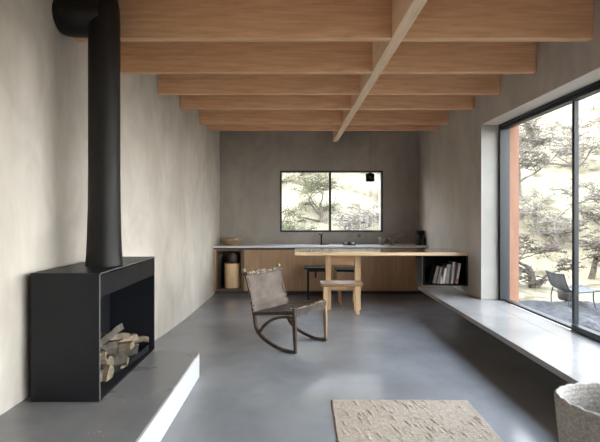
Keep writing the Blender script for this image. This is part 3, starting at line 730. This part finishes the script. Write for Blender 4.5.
# outdoor lounge chair
GZ = -.31
oc = thing('lounge_chair', (5.33,8.7,GZ), 'grey sling lounge chair on thin dark legs standing on the terrace outside', 'chair')
b = MB(); g = []
path = smooth_path([(4.98,.33),(5.035,.15),(5.10,.03),(5.22,-.02),(5.43,-.015),(5.70,.02)], 4)
for (x,z) in path: g.append([Vector((x, 8.42+.56*j/6, z-.02*sin(pi*j/6))) for j in range(7)])
sheet(b, g, .012); b.build('sling', M['sling'], oc)
for y in (8.41, 8.99):
    b = MB(); b.tube([(x,y,z) for x,z in path], .014, 8); b.build('side_rail', M['frame'], oc)
    for x0_,x1_ in ((5.08,5.11),(5.58,5.54)):
        b = MB(); b.tube([(x1_,y,-.01),((x0_+x1_)/2-.02,y,GZ*.5),(x0_,y,GZ)], [.014,.012,.009], 8); b.build('leg', M['frame'], oc)
b = MB(); b.tube([(5.11,8.41,-.05),(5.09,8.70,-.08),(5.11,8.99,-.05)], .01, 6); b.build('stretcher', M['frame'], oc)
b = MB(); b.lathe([(.13,-.30),(.15,-.27),(.155,-.10),(.15,-.085),(0,-.08)], 24, ctr=(5.50,9.2)); tag(b.build('garden_drum', M['darkclay']), 'dark round drum stool on the terrace behind the lounge chair', 'stool')

# ------------------------------------------------------------------ trees
def tree(name, base, H, seed, m_bark, m_leaf, label, lean=(0,0), spread=1.0, leafn=6, leafs=.05, r0=.12, depth=5, horiz=0.0, group=None, fork=.3, ldens=1.0, leafd=3):
    rnd = random.Random(seed); b = MB(); lf = MB(); tips = []
    def grow(p, d, L, r, k):
        pts = [p]; rs = [r]; q = p.copy(); dd = d.copy(); n = 4 if k > 1 else 3
        for i in range(n):
            dd = (dd + Vector((rnd.gauss(0,.16),rnd.gauss(0,.16),rnd.gauss(0,.12)+(.03 if k > 2 else -.02)))).normalized()
            q = q + dd*(L/n); pts.append(q.copy()); rs.append(r*(1-.45*(i+1)/n))
        rs = [max(q_, .011) for q_ in rs]; b.tube(pts, rs, 7 if k >= depth-1 else (4 if k > 1 else 3))
        if k <= leafd:
            for q_ in pts[1:]: tips.append(q_)
        if k == 0: return
        nb = rnd.choice((2,3,3)) if k > 1 else 3
        for c in range(nb+ (1 if k==depth else 0)):
            i = rnd.choice(range(1,len(pts))) if c else len(pts)-1
            a = rnd.uniform(0,2*pi); side = Vector((cos(a),sin(a),rnd.uniform(-.25,.45)*(1-horiz))).normalized()
            nd = (dd*(1-.55*spread)+side*(.75*spread)).normalized()
            if k < depth and horiz: nd.z *= (1-horiz*.5); nd.normalize()
            grow(pts[i], nd, L*rnd.uniform(.62,.85), rs[i]*.68, k-1)
    grow(Vector((0,0,-.2)), Vector((lean[0],lean[1],1)).normalized(), H*fork, r0, depth)
    verts = []; faces = []
    for q in tips:
        for _ in range(leafn if rnd.random() < ldens else 0):
            c = q+Vector((rnd.gauss(0,.11),rnd.gauss(0,.11),rnd.gauss(0,.10))); s_ = leafs*rnd.uniform(.5,1.2)
            a = Vector((rnd.gauss(0,1),rnd.gauss(0,1),rnd.gauss(0,1))).normalized(); e = a.orthogonal().normalized(); f = a.cross(e)
            o_ = len(verts); verts += [c-e*s_*.5-f*s_*.0, c-f*s_*.22, c+e*s_*.5, c+f*s_*.22]; faces.append((o_,o_+1,o_+2,o_+3))
    t_ = thing(name, base, label, 'tree', group)
    b.build('trunk', m_bark, t_, world=False)
    if faces: lf.add(verts, faces); lf.build('foliage', m_leaf, t_, world=False)
    return t_
def gz(x,y): return hill(x,y)
def at(px, D): return ((px-297)/450*D, D)
TR = [
 # right window
 ('bare_tree', 534, 11.2, 4.6, 11, 'twig','dryleaf','bare dark tree with crooked trunk seen at the left of the big window', (.05,-.05), 1.05, 1,.06,.12,7,.15,.16,.35),
 ('bare_tree', 590, 12.5, 5.0, 23, 'twig','dryleaf','bare tree with long level branches seen through the right pane of the big window', (-.25,.05), 1.1, 1,.06,.10,7,.5,.18,.35),
 ('bare_tree', 556, 14.5, 5.5, 37, 'paletwig','dryleaf','pale barked bare tree rising behind the lounge chair', (.15,0), 1.0, 1,.06,.09,7,.1,.2,.5),
 ('bare_tree', 640, 13.5, 6.0, 41, 'twig','dryleaf','fine twigged bare tree at the right edge of the big window', (-.1,0), 1.0, 1,.06,.08,7,.1,.2,.5),
 ('bare_tree', 520, 17.0, 6.5, 53, 'paletwig','dryleaf','slim bare tree far up the slope beside the cedar lining', (.1,0), 1.0, 1,.07,.09,7,.1,.22,.5),
 # back window
 ('olive_tree', 283, 13.6, 3.0, 61, 'twig','olive','leafy olive tree filling the left pane of the back window', (.12,0), 1.0, 7,.06,.09,5,.2,.30,.8),
 ('olive_tree', 320, 15.5, 3.1, 67, 'twig','olive','lower olive bush behind the faucet in the back window', (-.05,0), 1.0, 6,.06,.08,5,.2,.28,.7),
 ('bare_tree', 352, 14.5, 3.7, 71, 'paletwig','dryleaf','pale leafless tree in the right pane of the back window', (.03,0), 1.0, 1,.05,.08,6,.1,.25,.5),
 ('bare_tree', 385, 17.0, 4.4, 79, 'paletwig','olive','thin tree with scattered green leaves behind the hanging lamp', (-.1,0), 1.0, 2,.05,.08,6,.2,.25,.4),
 ('olive_tree', 345, 21.0, 4.6, 91, 'paletwig','olive','distant feathery tree behind the mullion of the back window', (0,0), 1.0, 2,.08,.08,6,.1,.25,.6),
 ('olive_tree', 300, 19.0, 4.8, 97, 'paletwig','olive','distant feathery tree high behind the left pane of the back window', (-.1,0), 1.0, 2,.08,.08,6,.1,.25,.6),
 ('bare_tree', 372, 22.5, 5.2, 101, 'paletwig','dryleaf','far thin bare tree behind the right pane of the back window', (0,0), 1.0, 1,.08,.08,6,.1,.25,.6),
 ('bare_tree', 575, 19.0, 6.5, 103, 'paletwig','dryleaf','far thin bare tree high on the slope behind the side window', (0,0), 1.0, 1,.08,.08,7,.1,.22,.5),
 ('olive_tree', 250, 18.0, 4.0, 83, 'twig','olive','distant olive tree at the far left behind the back window', (.1,0), 1.0, 6,.07,.08,5,.2,.28,.7),
]
for (nm,px,D,H,sd_,mb,ml,l_,lean,spr,ln_,ls,r0,dp,hz,fk,ldn) in TR:
    x,y = at(px,D)
    tree(nm, (x,y,gz(x,y)), H, sd_, M[mb], M[ml], l_, lean, spr, ln_, ls, r0, dp, hz, None, fk, ldn)
